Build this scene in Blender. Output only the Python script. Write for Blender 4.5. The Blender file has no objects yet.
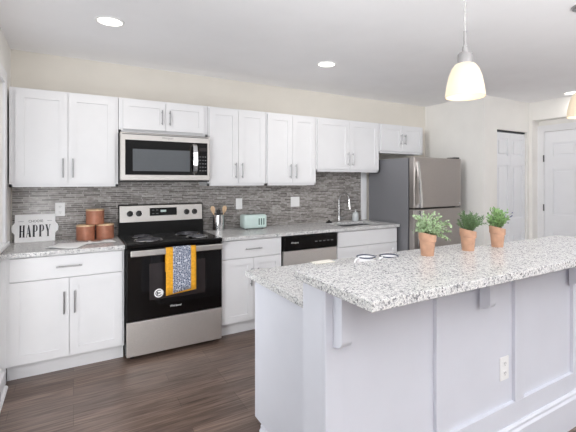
import bpy, bmesh, math, random
from mathutils import Vector, Matrix
random.seed(7)
S = 0.0254                      # the scene is laid out in inches, built in metres
PI = math.pi
scene = bpy.context.scene
C = scene.collection

# ------------------------------------------------------------------ camera, world, lights, exposure
cam_d = bpy.data.cameras.new('camera'); cam = bpy.data.objects.new('camera', cam_d); C.objects.link(cam)
CAM = (-13.15, -160.02, 55.84); YAW = 0.5517; FPX = 394.4; PX = 315.4; HY = 181.0
cam.location = Vector(CAM) * S
cam.rotation_euler = (PI / 2, 0, -YAW)
cam_d.sensor_fit = 'HORIZONTAL'; cam_d.sensor_width = 36
cam_d.lens = FPX / 576 * 36
cam_d.shift_x = (288 - PX) / 576
cam_d.shift_y = (HY - 216) / 576
cam_d.clip_start = 0.05
scene.camera = cam

world = bpy.data.worlds.new('daylight'); scene.world = world; world.use_nodes = True
bg = world.node_tree.nodes['Background']
bg.inputs[0].default_value = (0.93, 0.97, 1.0, 1); bg.inputs[1].default_value = 0.55

def area(name, loc, rot, sx, sy, power, color=(1, 1, 1), shape='RECTANGLE', spread=PI):
    d = bpy.data.lights.new(name, 'AREA'); d.shape = shape; d.size = sx * S
    if shape in ('RECTANGLE', 'ELLIPSE'): d.size_y = sy * S
    d.energy = power; d.color = color; d.spread = spread
    o = bpy.data.objects.new(name, d); C.objects.link(o)
    o.location = Vector(loc) * S; o.rotation_euler = rot
    return o
# added broad fill from the open rear of the room behind the viewer
area('fill_rear', (70, -330, 62), (PI / 2, 0, 0), 260, 90, 4, (0.95, 0.975, 1.0))
# added side fill in an invented gap, then daylight through the kitchen window
area('fill_side', (-40, -84, 36), (PI / 2, 0, -PI / 2), 52, 62, 9, (0.95, 0.975, 1.0))
area('daylight_window', (-40, -35, 61), (PI / 2, 0, -PI / 2), 32, 44, 1.2, (0.95, 0.975, 1.0))
# added narrow fills standing in that gap, along the aisle and over the island
area('fill_aisle', (-33.5, -106, 32), (math.radians(86), 0, math.radians(-24)), 18, 34, 7.5, (0.97, 0.985, 1.0), spread=math.radians(105))
d_ = Vector((155, -15, 56)) - Vector((-33, -120, 83))
area('fill_high', (-33, -120, 83), d_.to_track_quat('-Z', 'Y').to_euler(), 24, 24, 7.5, (0.97, 0.985, 1.0), spread=math.radians(54))
# added upward fill behind the viewer, brightens the room off the ceiling
area('fill_ceiling', (25, -225, 44), (PI, 0, 0), 220, 110, 305, (0.97, 0.985, 1.0))
CAN_POWER, PENDANT_POWER = 3.4, 0.4
scene.view_settings.view_transform = 'Standard'
scene.view_settings.look = 'None'
scene.view_settings.gamma = 1
scene.view_settings.use_curve_mapping = False
scene.view_settings.exposure = 0.0
scene.cycles.max_bounces = 10; scene.cycles.diffuse_bounces = 6
scene.cycles.use_denoising = True
scene.cycles.sample_clamp_indirect = 6

# ------------------------------------------------------------------ materials
def lin(c):
    return tuple(((v / 255) / 12.92 if v / 255 <= 0.04045 else ((v / 255 + 0.055) / 1.055) ** 2.4) for v in c) + (1,)
def mat(name, rgb, rough=0.5, metal=0.0, emit=None, estr=0, spec=0.5, noise=0.0, nscale=40, bump=0.0, stretch=(1, 1, 1)):
    m = bpy.data.materials.new(name); m.use_nodes = True
    nt = m.node_tree; b = nt.nodes['Principled BSDF']
    b.inputs['Base Color'].default_value = lin(rgb)
    b.inputs['Roughness'].default_value = rough; b.inputs['Metallic'].default_value = metal
    b.inputs['Specular IOR Level'].default_value = spec
    if emit:
        b.inputs['Emission Color'].default_value = lin(emit); b.inputs['Emission Strength'].default_value = estr
    if noise or bump:
        tc = nt.nodes.new('ShaderNodeTexCoord'); mp = nt.nodes.new('ShaderNodeMapping'); mp.inputs['Scale'].default_value = stretch
        n = nt.nodes.new('ShaderNodeTexNoise'); n.inputs['Scale'].default_value = nscale; n.inputs['Detail'].default_value = 4
        nt.links.new(tc.outputs['Object'], mp.inputs[0]); nt.links.new(mp.outputs[0], n.inputs['Vector'])
        if noise:
            r = nt.nodes.new('ShaderNodeValToRGB')
            r.color_ramp.elements[0].position = 0.3; r.color_ramp.elements[1].position = 0.7
            r.color_ramp.elements[0].color = lin([max(0, v * (1 - noise)) for v in rgb])
            r.color_ramp.elements[1].color = lin([min(255, v * (1 + noise)) for v in rgb])
            nt.links.new(n.outputs['Fac'], r.inputs[0]); nt.links.new(r.outputs[0], b.inputs['Base Color'])
        if bump:
            bp = nt.nodes.new('ShaderNodeBump'); bp.inputs['Strength'].default_value = bump; bp.inputs['Distance'].default_value = 0.002
            nt.links.new(n.outputs['Fac'], bp.inputs['Height']); nt.links.new(bp.outputs[0], b.inputs['Normal'])
    return m
M = {}
M['ceiling'] = mat('ceiling_paint', (249, 249, 251), 0.9, noise=0.01, nscale=3)
M['wall'] = mat('warm_wall_paint', (228, 223, 214), 0.85, noise=0.01, nscale=4)
M['wall_light'] = mat('pale_wall_paint', (238, 236, 232), 0.85, noise=0.01, nscale=4)
M['trim'] = mat('white_trim_paint', (238, 238, 240), 0.4, noise=0.006, nscale=5)
M['cab'] = mat('white_cabinet_paint', (229, 229, 231), 0.35, noise=0.006, nscale=6)
M['island'] = mat('shaded_island_white', (220, 222, 231), 0.4, noise=0.006, nscale=6)  # white paint darkened and blued, the island's shade put into its colour
M['door'] = mat('white_door_paint', (236, 237, 240), 0.4, noise=0.006, nscale=6)
M['steel'] = mat('brushed_steel', (194, 190, 186), 0.42, 1.0, noise=0.05, nscale=60, stretch=(1, 1, 30))
M['steel_lifted'] = mat('brushed_steel_lightened', (222, 218, 214), 0.48, 1.0, noise=0.05, nscale=60, stretch=(1, 1, 30))  # same steel, colour lightened to offset the dark floor it reflects
M['steel_fridge'] = mat('fridge_steel', (178, 172, 168), 0.4, 1.0, noise=0.04, nscale=60, stretch=(30, 30, 1))
M['chrome'] = mat('chrome', (215, 215, 215), 0.12, 1.0, noise=0.02, nscale=20)
M['nickel'] = mat('satin_nickel', (168, 168, 170), 0.3, 1.0, noise=0.02, nscale=20)
M['satin_metal'] = mat('satin_metal', (168, 166, 166), 0.5, 0.6, noise=0.02, nscale=20)
M['black'] = mat('black_enamel', (14, 12, 12), 0.16, spec=0.22, noise=0.05, nscale=20)
M['glass_black'] = mat('black_glass', (14, 12, 12), 0.06, spec=0.35, noise=0.05, nscale=20)
M['oven_window'] = mat('smoked_oven_glass', (44, 38, 38), 0.05, noise=0.05, nscale=8)
M['micro_window'] = mat('grey_mesh_window', (92, 95, 99), 0.12, noise=0.05, nscale=300)
M['dark_plastic'] = mat('dark_plastic', (30, 28, 28), 0.4, noise=0.05, nscale=30)
M['coil'] = mat('burner_coil', (112, 112, 118), 0.35, 0.7, noise=0.08, nscale=50)
M['fridge_side'] = mat('grey_textured_side', (118, 118, 122), 0.5, noise=0.03, nscale=200, bump=0.1)
M['gasket'] = mat('rubber_gasket', (52, 50, 50), 0.7, noise=0.05, nscale=50)
M['plate'] = mat('white_plastic', (243, 243, 243), 0.35, noise=0.005, nscale=30)
M['slot'] = mat('slot_grey', (96, 96, 98), 0.5, noise=0.03, nscale=30)
M['sign'] = mat('white_sign_board', (250, 250, 251), 0.55, noise=0.012, nscale=30)
M['ink'] = mat('black_letter_paint', (28, 30, 38), 0.5, noise=0.05, nscale=30)
M['ink_grey'] = mat('grey_letter_paint', (120, 122, 128), 0.5, noise=0.05, nscale=30)
M['copper'] = mat('matte_copper', (172, 114, 90), 0.45, 0.15, noise=0.06, nscale=25)
M['wood'] = mat('pale_wood', (216, 184, 148), 0.55, noise=0.1, nscale=40, stretch=(1, 1, .2))
M['paper'] = mat('white_paper', (250, 250, 250), 0.7, noise=0.01, nscale=20)
M['mint'] = mat('mint_enamel', (204, 222, 219), 0.25, noise=0.02, nscale=12)
M['mint_pale'] = mat('pale_mint_panel', (206, 226, 220), 0.3, noise=0.02, nscale=12)
M['mint_dark'] = mat('grey_green_slot', (84, 108, 106), 0.4, noise=0.04, nscale=30)
M['mustard'] = mat('mustard_cotton', (228, 164, 40), 0.85, noise=0.07, nscale=60, bump=0.3)
M['terracotta'] = mat('terracotta', (196, 154, 128), 0.8, noise=0.06, nscale=30, bump=0.15)
M['soil'] = mat('potting_soil', (62, 46, 36), 0.95, noise=0.25, nscale=90, bump=0.6)
M['leaf_pale'] = mat('pale_green_leaf', (166, 188, 150), 0.55, noise=0.22, nscale=45)
M['leaf_dark'] = mat('deep_green_needle', (106, 132, 94), 0.55, noise=0.22, nscale=45)
M['leaf_bright'] = mat('bright_green_leaf', (138, 172, 114), 0.5, noise=0.25, nscale=40)
M['stem'] = mat('green_stem', (110, 130, 80), 0.6, noise=0.1, nscale=40)
M['berry'] = mat('blue_berry', (92, 98, 140), 0.4, noise=0.1, nscale=40)
M['enamel'] = mat('white_enamel', (244, 244, 246), 0.18, noise=0.005, nscale=20)
M['navy'] = mat('navy_rim', (52, 62, 84), 0.3, noise=0.05, nscale=30)
M['pink'] = mat('pink_cotton', (224, 190, 184), 0.85, noise=0.05, nscale=60, bump=0.3)
M['cream'] = mat('cream_board', (236, 232, 222), 0.5, noise=0.02, nscale=30)
M['soap'] = mat('clear_soap_bottle', (206, 210, 212), 0.15, noise=0.02, nscale=30)
M['vent_dark'] = mat('vent_dark', (46, 48, 54), 0.5, noise=0.05, nscale=30)
M['lamp_glass'] = mat('lit_frosted_glass', (214, 200, 178), 0.4, emit=(255, 234, 200), estr=0.32, noise=0.01, nscale=10)
M['lamp_disc'] = mat('lit_lamp_disc', (255, 252, 246), 0.4, emit=(255, 250, 240), estr=3.0, noise=0.005, nscale=10)
M['cord'] = mat('clear_lamp_cord', (196, 194, 192), 0.3, noise=0.08, nscale=60)

def nodes_of(name, rough):
    m = bpy.data.materials.new(name); m.use_nodes = True
    nt = m.node_tree; b = nt.nodes['Principled BSDF']; b.inputs['Roughness'].default_value = rough
    tc = nt.nodes.new('ShaderNodeTexCoord')
    return m, nt, b, tc
def ramp(nt, src, stops, interp='LINEAR'):
    r = nt.nodes.new('ShaderNodeValToRGB'); r.color_ramp.interpolation = interp
    e = r.color_ramp.elements
    while len(e) < len(stops): e.new(0.5)
    for k, (p, c) in enumerate(stops): e[k].position = p; e[k].color = lin(c)
    nt.links.new(src, r.inputs[0]); return r
def mix(nt, f, a, b, mode='MIX'):
    x = nt.nodes.new('ShaderNodeMix'); x.data_type = 'RGBA'; x.blend_type = mode
    if isinstance(f, float): x.inputs[0].default_value = f
    else: nt.links.new(f, x.inputs[0])
    nt.links.new(a, x.inputs[6]); nt.links.new(b, x.inputs[7]); return x.outputs[2]

def granite(name, light, mid, dark, sc=1.0):
    m, nt, b, tc = nodes_of(name, 0.2); b.inputs['Specular IOR Level'].default_value = 0.28
    n1 = nt.nodes.new('ShaderNodeTexNoise'); n1.inputs['Scale'].default_value = 85 * sc; n1.inputs['Detail'].default_value = 3
    n2 = nt.nodes.new('ShaderNodeTexNoise'); n2.inputs['Scale'].default_value = 190 * sc; n2.inputs['Detail'].default_value = 2
    v = nt.nodes.new('ShaderNodeTexVoronoi'); v.inputs['Scale'].default_value = 120 * sc
    for n in (n1, n2, v): nt.links.new(tc.outputs['Object'], n.inputs['Vector'])
    r1 = ramp(nt, n1.outputs['Fac'], [(0.38, mid), (0.52, light)])
    r2 = ramp(nt, n2.outputs['Fac'], [(0.34, (0, 0, 0)), (0.44, (255, 255, 255))])
    r3 = ramp(nt, v.outputs['Color'], [(0.0, dark), (0.22, mid), (0.3, (255, 255, 255)), (1, (255, 255, 255))])
    base = mix(nt, 1.0, r1.outputs[0], r3.outputs[0], 'MULTIPLY')
    dk = nt.nodes.new('ShaderNodeRGB'); dk.outputs[0].default_value = lin(dark)
    nt.links.new(mix(nt, r2.outputs[0], dk.outputs[0], base), b.inputs['Base Color'])
    return m
M['granite'] = granite('speckled_granite', (228, 227, 225), (196, 196, 198), (100, 102, 110), 1.35)

def floor_mat():
    m, nt, b, tc = nodes_of('brown_plank_floor', 0.34)
    br = nt.nodes.new('ShaderNodeTexBrick'); br.offset = 0.37; br.offset_frequency = 3
    br.inputs['Scale'].default_value = 1; br.inputs['Brick Width'].default_value = 0.92; br.inputs['Row Height'].default_value = 0.127
    br.inputs['Mortar Size'].default_value = 0.0016; br.inputs['Bias'].default_value = 0
    br.inputs['Color1'].default_value = lin((119, 102, 94)); br.inputs['Color2'].default_value = lin((144, 125, 115)); br.inputs['Mortar'].default_value = lin((100, 85, 77))
    nt.links.new(tc.outputs['Object'], br.inputs['Vector'])
    mp = nt.nodes.new('ShaderNodeMapping'); mp.inputs['Scale'].default_value = (1.6, 30, 1)
    nt.links.new(tc.outputs['Object'], mp.inputs[0])
    n = nt.nodes.new('ShaderNodeTexNoise'); n.inputs['Scale'].default_value = 2.2; n.inputs['Detail'].default_value = 6; n.inputs['Roughness'].default_value = 0.6
    nt.links.new(mp.outputs[0], n.inputs['Vector'])
    r = ramp(nt, n.outputs['Fac'], [(0.3, (146, 134, 128)), (0.5, (212, 207, 203)), (0.7, (255, 252, 248))])
    nt.links.new(mix(nt, 1.0, br.outputs['Color'], r.outputs[0], 'MULTIPLY'), b.inputs['Base Color'])
    bp = nt.nodes.new('ShaderNodeBump'); bp.inputs['Strength'].default_value = 0.12; bp.inputs['Distance'].default_value = 0.003
    nt.links.new(n.outputs['Fac'], bp.inputs['Height']); nt.links.new(bp.outputs[0], b.inputs['Normal'])
    return m
M['floor'] = floor_mat()

def tile_mat():
    m, nt, b, tc = nodes_of('grey_strip_mosaic', 0.22)
    sx = nt.nodes.new('ShaderNodeSeparateXYZ'); cx = nt.nodes.new('ShaderNodeCombineXYZ')
    nt.links.new(tc.outputs['Object'], sx.inputs[0])
    nt.links.new(sx.outputs['X'], cx.inputs['X']); nt.links.new(sx.outputs['Z'], cx.inputs['Y'])
    def brick(w, off, c1, c2):
        br = nt.nodes.new('ShaderNodeTexBrick'); br.offset = off; br.offset_frequency = 3; br.squash = 0.7; br.squash_frequency = 2
        br.inputs['Scale'].default_value = 1; br.inputs['Brick Width'].default_value = w; br.inputs['Row Height'].default_value = 0.018
        br.inputs['Mortar Size'].default_value = 0.0016; br.inputs['Mortar Smooth'].default_value = 0.1
        br.inputs['Color1'].default_value = lin(c1); br.inputs['Color2'].default_value = lin(c2); br.inputs['Mortar'].default_value = lin((214, 211, 208))
        nt.links.new(cx.outputs[0], br.inputs['Vector']); return br
    b1 = brick(0.13, 0.37, (116, 111, 108), (184, 180, 178))
    mp = nt.nodes.new('ShaderNodeMapping'); mp.inputs['Scale'].default_value = (26, 55.5, 1)
    nt.links.new(cx.outputs[0], mp.inputs[0])
    n = nt.nodes.new('ShaderNodeTexNoise'); n.inputs['Scale'].default_value = 1.0; n.inputs['Detail'].default_value = 3
    nt.links.new(mp.outputs[0], n.inputs['Vector'])
    r = ramp(nt, n.outputs['Fac'], [(0.3, (196, 192, 190)), (0.5, (232, 230, 228)), (0.68, (255, 255, 255))])
    nt.links.new(mix(nt, 1.0, b1.outputs['Color'], r.outputs[0], 'MULTIPLY'), b.inputs['Base Color'])
    bp = nt.nodes.new('ShaderNodeBump'); bp.inputs['Strength'].default_value = 0.5; bp.inputs['Distance'].default_value = 0.0015; bp.invert = True
    nt.links.new(b1.outputs['Fac'], bp.inputs['Height']); nt.links.new(bp.outputs[0], b.inputs['Normal'])
    return m
M['tile'] = tile_mat()

def pattern_mat():
    m, nt, b, tc = nodes_of('navy_white_weave', 0.85)
    mp = nt.nodes.new('ShaderNodeMapping'); mp.inputs['Scale'].default_value = (1, 0.0, 1); nt.links.new(tc.outputs['Object'], mp.inputs[0])
    v = nt.nodes.new('ShaderNodeTexVoronoi'); v.distance = 'CHEBYCHEV'; v.feature = 'DISTANCE_TO_EDGE'; v.inputs['Scale'].default_value = 75; v.inputs['Randomness'].default_value = 0.55
    nt.links.new(mp.outputs[0], v.inputs['Vector'])
    r = ramp(nt, v.outputs['Distance'], [(0.05, (206, 210, 220)), (0.13, (66, 78, 108))])
    nt.links.new(r.outputs[0], b.inputs['Base Color']); return m
M['weave'] = pattern_mat()

def glass_mat():
    m = bpy.data.materials.new('window_glass'); m.use_nodes = True; nt = m.node_tree
    b = nt.nodes['Principled BSDF']; b.inputs['Roughness'].default_value = 0.0
    tr = nt.nodes.new('ShaderNodeBsdfTransparent'); mx = nt.nodes.new('ShaderNodeMixShader'); mx.inputs[0].default_value = 0.12
    nt.links.new(tr.outputs[0], mx.inputs[1]); nt.links.new(b.outputs[0], mx.inputs[2])
    nt.links.new(mx.outputs[0], nt.nodes['Material Output'].inputs[0]); return m
M['glass'] = glass_mat()

# ------------------------------------------------------------------ mesh helpers (all coordinates in inches, world space)
ORG = {}
def nb(): return bmesh.new()
def box(bm, x0, x1, y0, y1, z0, z1, bev=0.0, seg=2):
    r = bmesh.ops.create_cube(bm, size=1.0); vs = r['verts']
    for v in vs: v.co = Vector(((x0 + x1) / 2 + v.co.x * (x1 - x0), (y0 + y1) / 2 + v.co.y * (y1 - y0), (z0 + z1) / 2 + v.co.z * (z1 - z0)))
    if bev:
        es = list({e for v in vs for e in v.link_edges})
        bmesh.ops.bevel(bm, geom=es, offset=bev, segments=seg, affect='EDGES', profile=0.5)
    return bm
def tube(bm, pts, r, seg=12, cap=True):
    pts = [Vector(p) for p in pts]; n = len(pts)
    rr = r if isinstance(r, (list, tuple)) else [r] * n
    t0 = (pts[1] - pts[0]).normalized(); a = t0.orthogonal().normalized(); rings = []
    for i in range(n):
        t = (pts[min(i + 1, n - 1)] - pts[max(i - 1, 0)]).normalized()
        a = (a - t * a.dot(t)).normalized(); b = t.cross(a)
        rings.append([bm.verts.new(pts[i] + (a * math.cos(2 * PI * k / seg) + b * math.sin(2 * PI * k / seg)) * rr[i]) for k in range(seg)])
    for i in range(n - 1):
        for k in range(seg):
            bm.faces.new((rings[i][k], rings[i][(k + 1) % seg], rings[i + 1][(k + 1) % seg], rings[i + 1][k]))
    if cap:
        bm.faces.new(rings[0][::-1]); bm.faces.new(rings[-1])
    return bm
def lathe(bm, prof, cx, cy, z0=0, seg=28):
    rings = []
    for r, z in prof:
        if r < 1e-6: rings.append([bm.verts.new((cx, cy, z0 + z))])
        else: rings.append([bm.verts.new((cx + r * math.cos(2 * PI * k / seg), cy + r * math.sin(2 * PI * k / seg), z0 + z)) for k in range(seg)])
    for A, B in zip(rings, rings[1:]):
        for k in range(seg):
            a0, a1 = A[k % len(A)], A[(k + 1) % len(A)]; b0, b1 = B[k % len(B)], B[(k + 1) % len(B)]
            vs = []
            for v in (a0, a1, b1, b0):
                if v not in vs: vs.append(v)
            if len(vs) > 2: bm.faces.new(vs)
    return bm
def prism(bm, pts, axis, t0, t1):
    """polygon extruded along an axis; pts are the two other coordinates in order x, y, z"""
    def P(p, t): return (t, p[0], p[1]) if axis == 'x' else (p[0], t, p[1]) if axis == 'y' else (p[0], p[1], t)
    A = [bm.verts.new(P(p, t0)) for p in pts]; B = [bm.verts.new(P(p, t1)) for p in pts]
    n = len(pts)
    bm.faces.new(A); bm.faces.new(B[::-1])
    for k in range(n): bm.faces.new((A[k], B[k], B[(k + 1) % n], A[(k + 1) % n]))
    return bm
def obj(name, bm, m, parent=None, smooth=False, origin=None, label=None):
    bmesh.ops.recalc_face_normals(bm, faces=bm.faces)
    if parent is not None: o3 = Vector(ORG[parent.name])
    elif origin: o3 = Vector(origin)
    else:
        xs = [v.co.x for v in bm.verts]; ys = [v.co.y for v in bm.verts]; zs = [v.co.z for v in bm.verts]
        o3 = Vector(((min(xs) + max(xs)) / 2, (min(ys) + max(ys)) / 2, min(zs)))
    for v in bm.verts: v.co = (v.co - o3) * S
    me = bpy.data.meshes.new(name); bm.to_mesh(me); bm.free()
    if smooth:
        for p in me.polygons: p.use_smooth = True
        try: me.set_sharp_from_angle(angle=math.radians(40))
        except Exception: pass
    me.materials.append(M[m] if isinstance(m, str) else m)
    o = bpy.data.objects.new(name, me); C.objects.link(o)
    ORG[o.name] = o3
    if parent is not None: o.parent = parent
    else: o.location = o3 * S
    if label: o['label'] = label
    return o
def thing(name, label, cat, loc, group=None):
    o = bpy.data.objects.new(name, None); C.objects.link(o); o.empty_display_size = 0.05
    o.location = Vector(loc) * S; ORG[o.name] = Vector(loc)
    o['label'] = label; o['category'] = cat
    if group: o['group'] = group
    return o
def tag(o, label, cat, group=None):
    o['label'] = label; o['category'] = cat
    if group: o['group'] = group
    return o
def struct(name, bm, m, parent=None):
    o = obj(name, bm, m, parent)
    if parent is None: o['kind'] = 'structure'
    return o
def text_bm(s, size, x, y, z, squeeze=1.0, depth=0.02):
    """lettering that faces -y, centred on x, its baseline at z"""
    cu = bpy.data.curves.new('lettering', 'FONT'); cu.body = s; cu.size = size; cu.extrude = depth / 2; cu.align_x = 'CENTER'
    to = bpy.data.objects.new('lettering', cu); C.objects.link(to)
    bpy.context.view_layer.update()
    me = bpy.data.meshes.new_from_object(to.evaluated_get(bpy.context.evaluated_depsgraph_get()))
    bpy.data.objects.remove(to); bpy.data.curves.remove(cu)
    bm = nb(); bm.from_mesh(me); bpy.data.meshes.remove(me)
    for v in bm.verts: v.co = Vector((x + v.co.x * squeeze, y - v.co.z - depth / 2, z + v.co.y))
    return bm

# ------------------------------------------------------------------ the room
ZC = 98.4; XL = -30.2; XR = 159.5; YC = -37.8; XE = 199.1; YEND = -290
struct('floor', box(nb(), XL - 6, 300, -420, 1, -3, 0), 'floor')
struct('ceiling', box(nb(), XL - 6, 300, YEND, 6, ZC, ZC + 4), 'ceiling')
struct('wall_back', box(nb(), XL - 6, XR + 6, 0, 6, 0, ZC), 'wall')
# left wall with its window opening and an added unseen gap for fill lights
WY0, WY1, WZ0, WZ1 = -52, -17.5, 38, 84
bm = nb()
box(bm, XL - 5, XL, -56, WY0, 0, ZC); box(bm, XL - 5, XL, YEND, -142, 0, ZC); box(bm, XL - 5, XL, -142, -56, 96, ZC); box(bm, XL - 5, XL, WY1, 0, 0, ZC)
box(bm, XL - 5, XL, WY0, WY1, 0, WZ0); box(bm, XL - 5, XL, WY0, WY1, WZ1, ZC)
struct('wall_left', bm, 'wall_light')
w = bpy.data.objects.new('window_1', None); C.objects.link(w); w['kind'] = 'structure'; ORG[w.name] = Vector((XL, -35, WZ0)); w.location = ORG[w.name] * S
bm = nb()
for a in (box(bm, XL - 4, XL - 2, WY0, WY0 + 2, WZ0, WZ1), box(bm, XL - 4, XL - 2, WY1 - 2, WY1, WZ0, WZ1), box(bm, XL - 4, XL - 2, WY0, WY1, WZ0, WZ0 + 2),
          box(bm, XL - 4, XL - 2, WY0, WY1, WZ1 - 2, WZ1), box(bm, XL - 4, XL - 2, WY0, WY1, 60, 62)): pass
obj('frame', bm, 'trim', w)
obj('pane', box(nb(), XL - 3.2, XL - 2.9, WY0 + 1.5, WY1 - 1.5, WZ0 + 1.5, WZ1 - 1.5), 'glass', w)
bm = nb()
box(bm, XL, XL + 0.7, WY1, WY1 + 3.5, WZ0, WZ1 + 3.5, .1); box(bm, XL, XL + 0.7, WY0 - 3.5, WY0, WZ0, WZ1 + 3.5, .1); box(bm, XL, XL + 0.7, WY0, WY1, WZ1, WZ1 + 3.5, .1)
obj('casing', bm, 'trim', w)
obj('sill', box(nb(), XL - 4, XL + 1.2, WY0 - 4, WY1 + 5, WZ0 - 1, WZ0 + .02, .15), 'trim', w)
# side wall beside the refrigerator, closet wall, entry wall with its recess
struct('wall_right', box(nb(), XR, XR + 5, YC, 0, 0, ZC), 'wall_light')
DX0, DX1, DZ = 170.4, 197.0, 82.2
bm = nb()
box(bm, XR + 5, DX0, YC, YC + 5, 0, ZC); box(bm, DX1, XE + 5, YC, YC + 5, 0, ZC); box(bm, DX0, DX1, YC, YC + 5, DZ, ZC)
struct('wall_closet', bm, 'wall_light')
AY = -39.6; AZ = 88.5; AD = 205.2; AY2 = -86
bm = nb()
box(bm, XE, AD + 5, AY, YC, 0, ZC); box(bm, XE, AD + 5, AY2, AY, AZ, ZC); box(bm, XE, AD + 5, YEND, AY2, 0, ZC); box(bm, AD, AD + 5, AY2, AY, 0, AZ)
struct('wall_entry', bm, 'wall_light')
# crown of the recess is plain; doors
def panels(bm, axis, a0, a1, z0, z1, f, back, cols, rows):
    """door leaf with sunk moulded panels; f is the visible face coordinate, back the rear one"""
    sgn = 1 if back > f else -1
    st = (a1 - a0) * (0.17 if cols == 1 else 0.13); mid = st * 0.85
    cw = ((a1 - a0) - 2 * st - (cols - 1) * mid) / cols
    def B(u0, u1, w0, w1, d0, d1, bev=0):
        lo, hi = min(f + sgn * d0, f + sgn * d1), max(f + sgn * d0, f + sgn * d1)
        if axis == 'y': box(bm, u0, u1, lo, hi, w0, w1, bev)
        else: box(bm, lo, hi, u0, u1, w0, w1, bev)
    D = abs(back - f)
    B(a0, a1, z0, z1, 0.6, D)
    u = a0
    for c in range(cols + 1):
        wd = st if c in (0, cols) else mid
        B(u, u + wd, z0, z1, 0, 0.6); u += wd + cw
    zs = [z0] + [z for r in rows for z in r] + [z1]
    for k in range(0, len(zs), 2): B(a0, a1, zs[k], zs[k + 1], 0.002, 0.6)
    for c in range(cols):
        ua = a0 + st + c * (cw + mid)
        for (r0, r1) in rows: B(ua + 1.0, ua + cw - 1.0, r0 + 1.0, r1 - 1.0, 0.2, 0.62, 0.2)
    return bm
d1 = bpy.data.objects.new('door_1', None); C.objects.link(d1); d1['kind'] = 'structure'; ORG[d1.name] = Vector((DX0, YC, 0)); d1.location = ORG[d1.name] * S
midx = (DX0 + DX1) / 2
for a, b_ in ((DX0 + .3, midx - .08), (midx + .08, DX1 - .3)):
    obj('door_leaf', panels(nb(), 'y', a, b_, 0.6, DZ - 1.3, YC + 1.0, YC + 2.4, 1, [(9, 28), (36, 64), (69, 78)]), 'door', d1)
obj('track', box(nb(), DX0, DX1, YC + 1.2, YC + 2.6, DZ - .8, DZ), 'vent_dark', d1)
d2 = bpy.data.objects.new('door_2', None); C.objects.link(d2); d2['kind'] = 'structure'; ORG[d2.name] = Vector((AD, -60, 0)); d2.location = ORG[d2.name] * S
DY1, DY0 = -43.1, -79.1
obj('door_leaf', panels(nb(), 'x', DY0, DY1, 0.5, 82.2, AD - 0.9, AD - 0.02, 2, [(9, 28), (38, 62), (69, 76)]), 'door', d2)
bm = nb()
box(bm, AD - 1.1, AD, DY1 + .15, AY, 0, 85.8); box(bm, AD - 1.1, AD, DY0 - 3.5, DY0 - .15, 0, 85.8); box(bm, AD - 1.1, AD, DY0 - .15, DY1 + .15, 82.4, 85.8)
obj('casing', bm, 'trim', d2)
for hz in (10, 41.5, 68):
    obj('hinge', tube(nb(), [(AD - 1.5, DY1, hz - 1.8), (AD - 1.5, DY1, hz + 1.8)], .35, 10), 'slot', d2)
bm = nb(); tube(bm, [(AD - .9, DY0 + 2.6, 37), (AD - 1.6, DY0 + 2.6, 37)], [1.3, 1.2], 16); tube(bm, [(AD - 1.6, DY0 + 2.6, 37), (AD - 2.4, DY0 + 2.6, 37), (AD - 3.4, DY0 + 2.6, 37)], [.5, 1.0, .9], 16)
obj('knob', bm, 'nickel', d2, True)
def baseboard_bm(along, a0, a1, face, sgn, h=5.0, t=0.75, shoe=True):
    bm = nb(); p = [(0, 0), (t, 0), (t, h - 1.2), (t * .65, h - .8), (t * .65, h - .3), (t * .3, h), (0, h)]
    if shoe: p = [(0, 0), (t + .7, 0), (t + .65, .35), (t + .35, .65), (t, .75), (t, h - 1.2), (t * .65, h - .8), (t * .65, h - .3), (t * .3, h), (0, h)]
    q = [(face + sgn * u, z) for u, z in p]
    return prism(bm, q, along, a0, a1)
struct('baseboard_left', baseboard_bm('y', -56, -25.6, XL, 1, 5.5, 1.5), 'trim')
struct('baseboard_closet', baseboard_bm('x', XR + 5, DX0, YC, -1), 'trim')
struct('baseboard_entry', baseboard_bm('y', YEND, AY2, XE, -1), 'trim')
TT = 0.35
bm = nb(); box(bm, -29.8, 112.4, -TT, 0, 36.05, 54.6); box(bm, 78.1, 112.4, -TT, 0, 54.6, 60.4); box(bm, 0.2, 29.8, -TT, 0, 54.6, 55.4); box(bm, 0.4, 31.2, -TT, 0, 30, 36.05)
struct('backsplash_wall_tile', bm, 'tile')
struct('trim_1', box(nb(), 112.4, 115.6, -1.0, 0, 36.05, 60.4, .1), 'trim')

# ------------------------------------------------------------------ cabinets
def shaker(bm, x0, x1, z0, z1, yb, t=0.75, fw=2.3):
    """framed front that faces -y with its back at yb"""
    y0 = yb - t
    box(bm, x0, x1, y0 + .38, yb, z0, z1)
    box(bm, x0, x0 + fw, y0, y0 + .38, z0, z1); box(bm, x1 - fw, x1, y0, y0 + .38, z0, z1)
    box(bm, x0 + fw, x1 - fw, y0, y0 + .38, z0, z0 + fw); box(bm, x0 + fw, x1 - fw, y0, y0 + .38, z1 - fw, z1)
    return bm
def pull(parent, x, y, z, L=5.2, vertical=True):
    bm = nb(); h = L / 2; r = .2
    if vertical:
        tube(bm, [(x, y - 1.25, z - h), (x, y - 1.25, z + h)], r, 10)
        for s in (-1, 1): tube(bm, [(x, y, z + s * (h - .7)), (x, y - 1.2, z + s * (h - .7))], .16, 8)
    else:
        tube(bm, [(x - h, y - 1.25, z), (x + h, y - 1.25, z)], r, 10)
        for s in (-1, 1): tube(bm, [(x + s * (h - .7), y, z), (x + s * (h - .7), y - 1.2, z)], .16, 8)
    return obj('handle', bm, 'nickel', parent, True, label='slim satin nickel bar handle')
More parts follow.
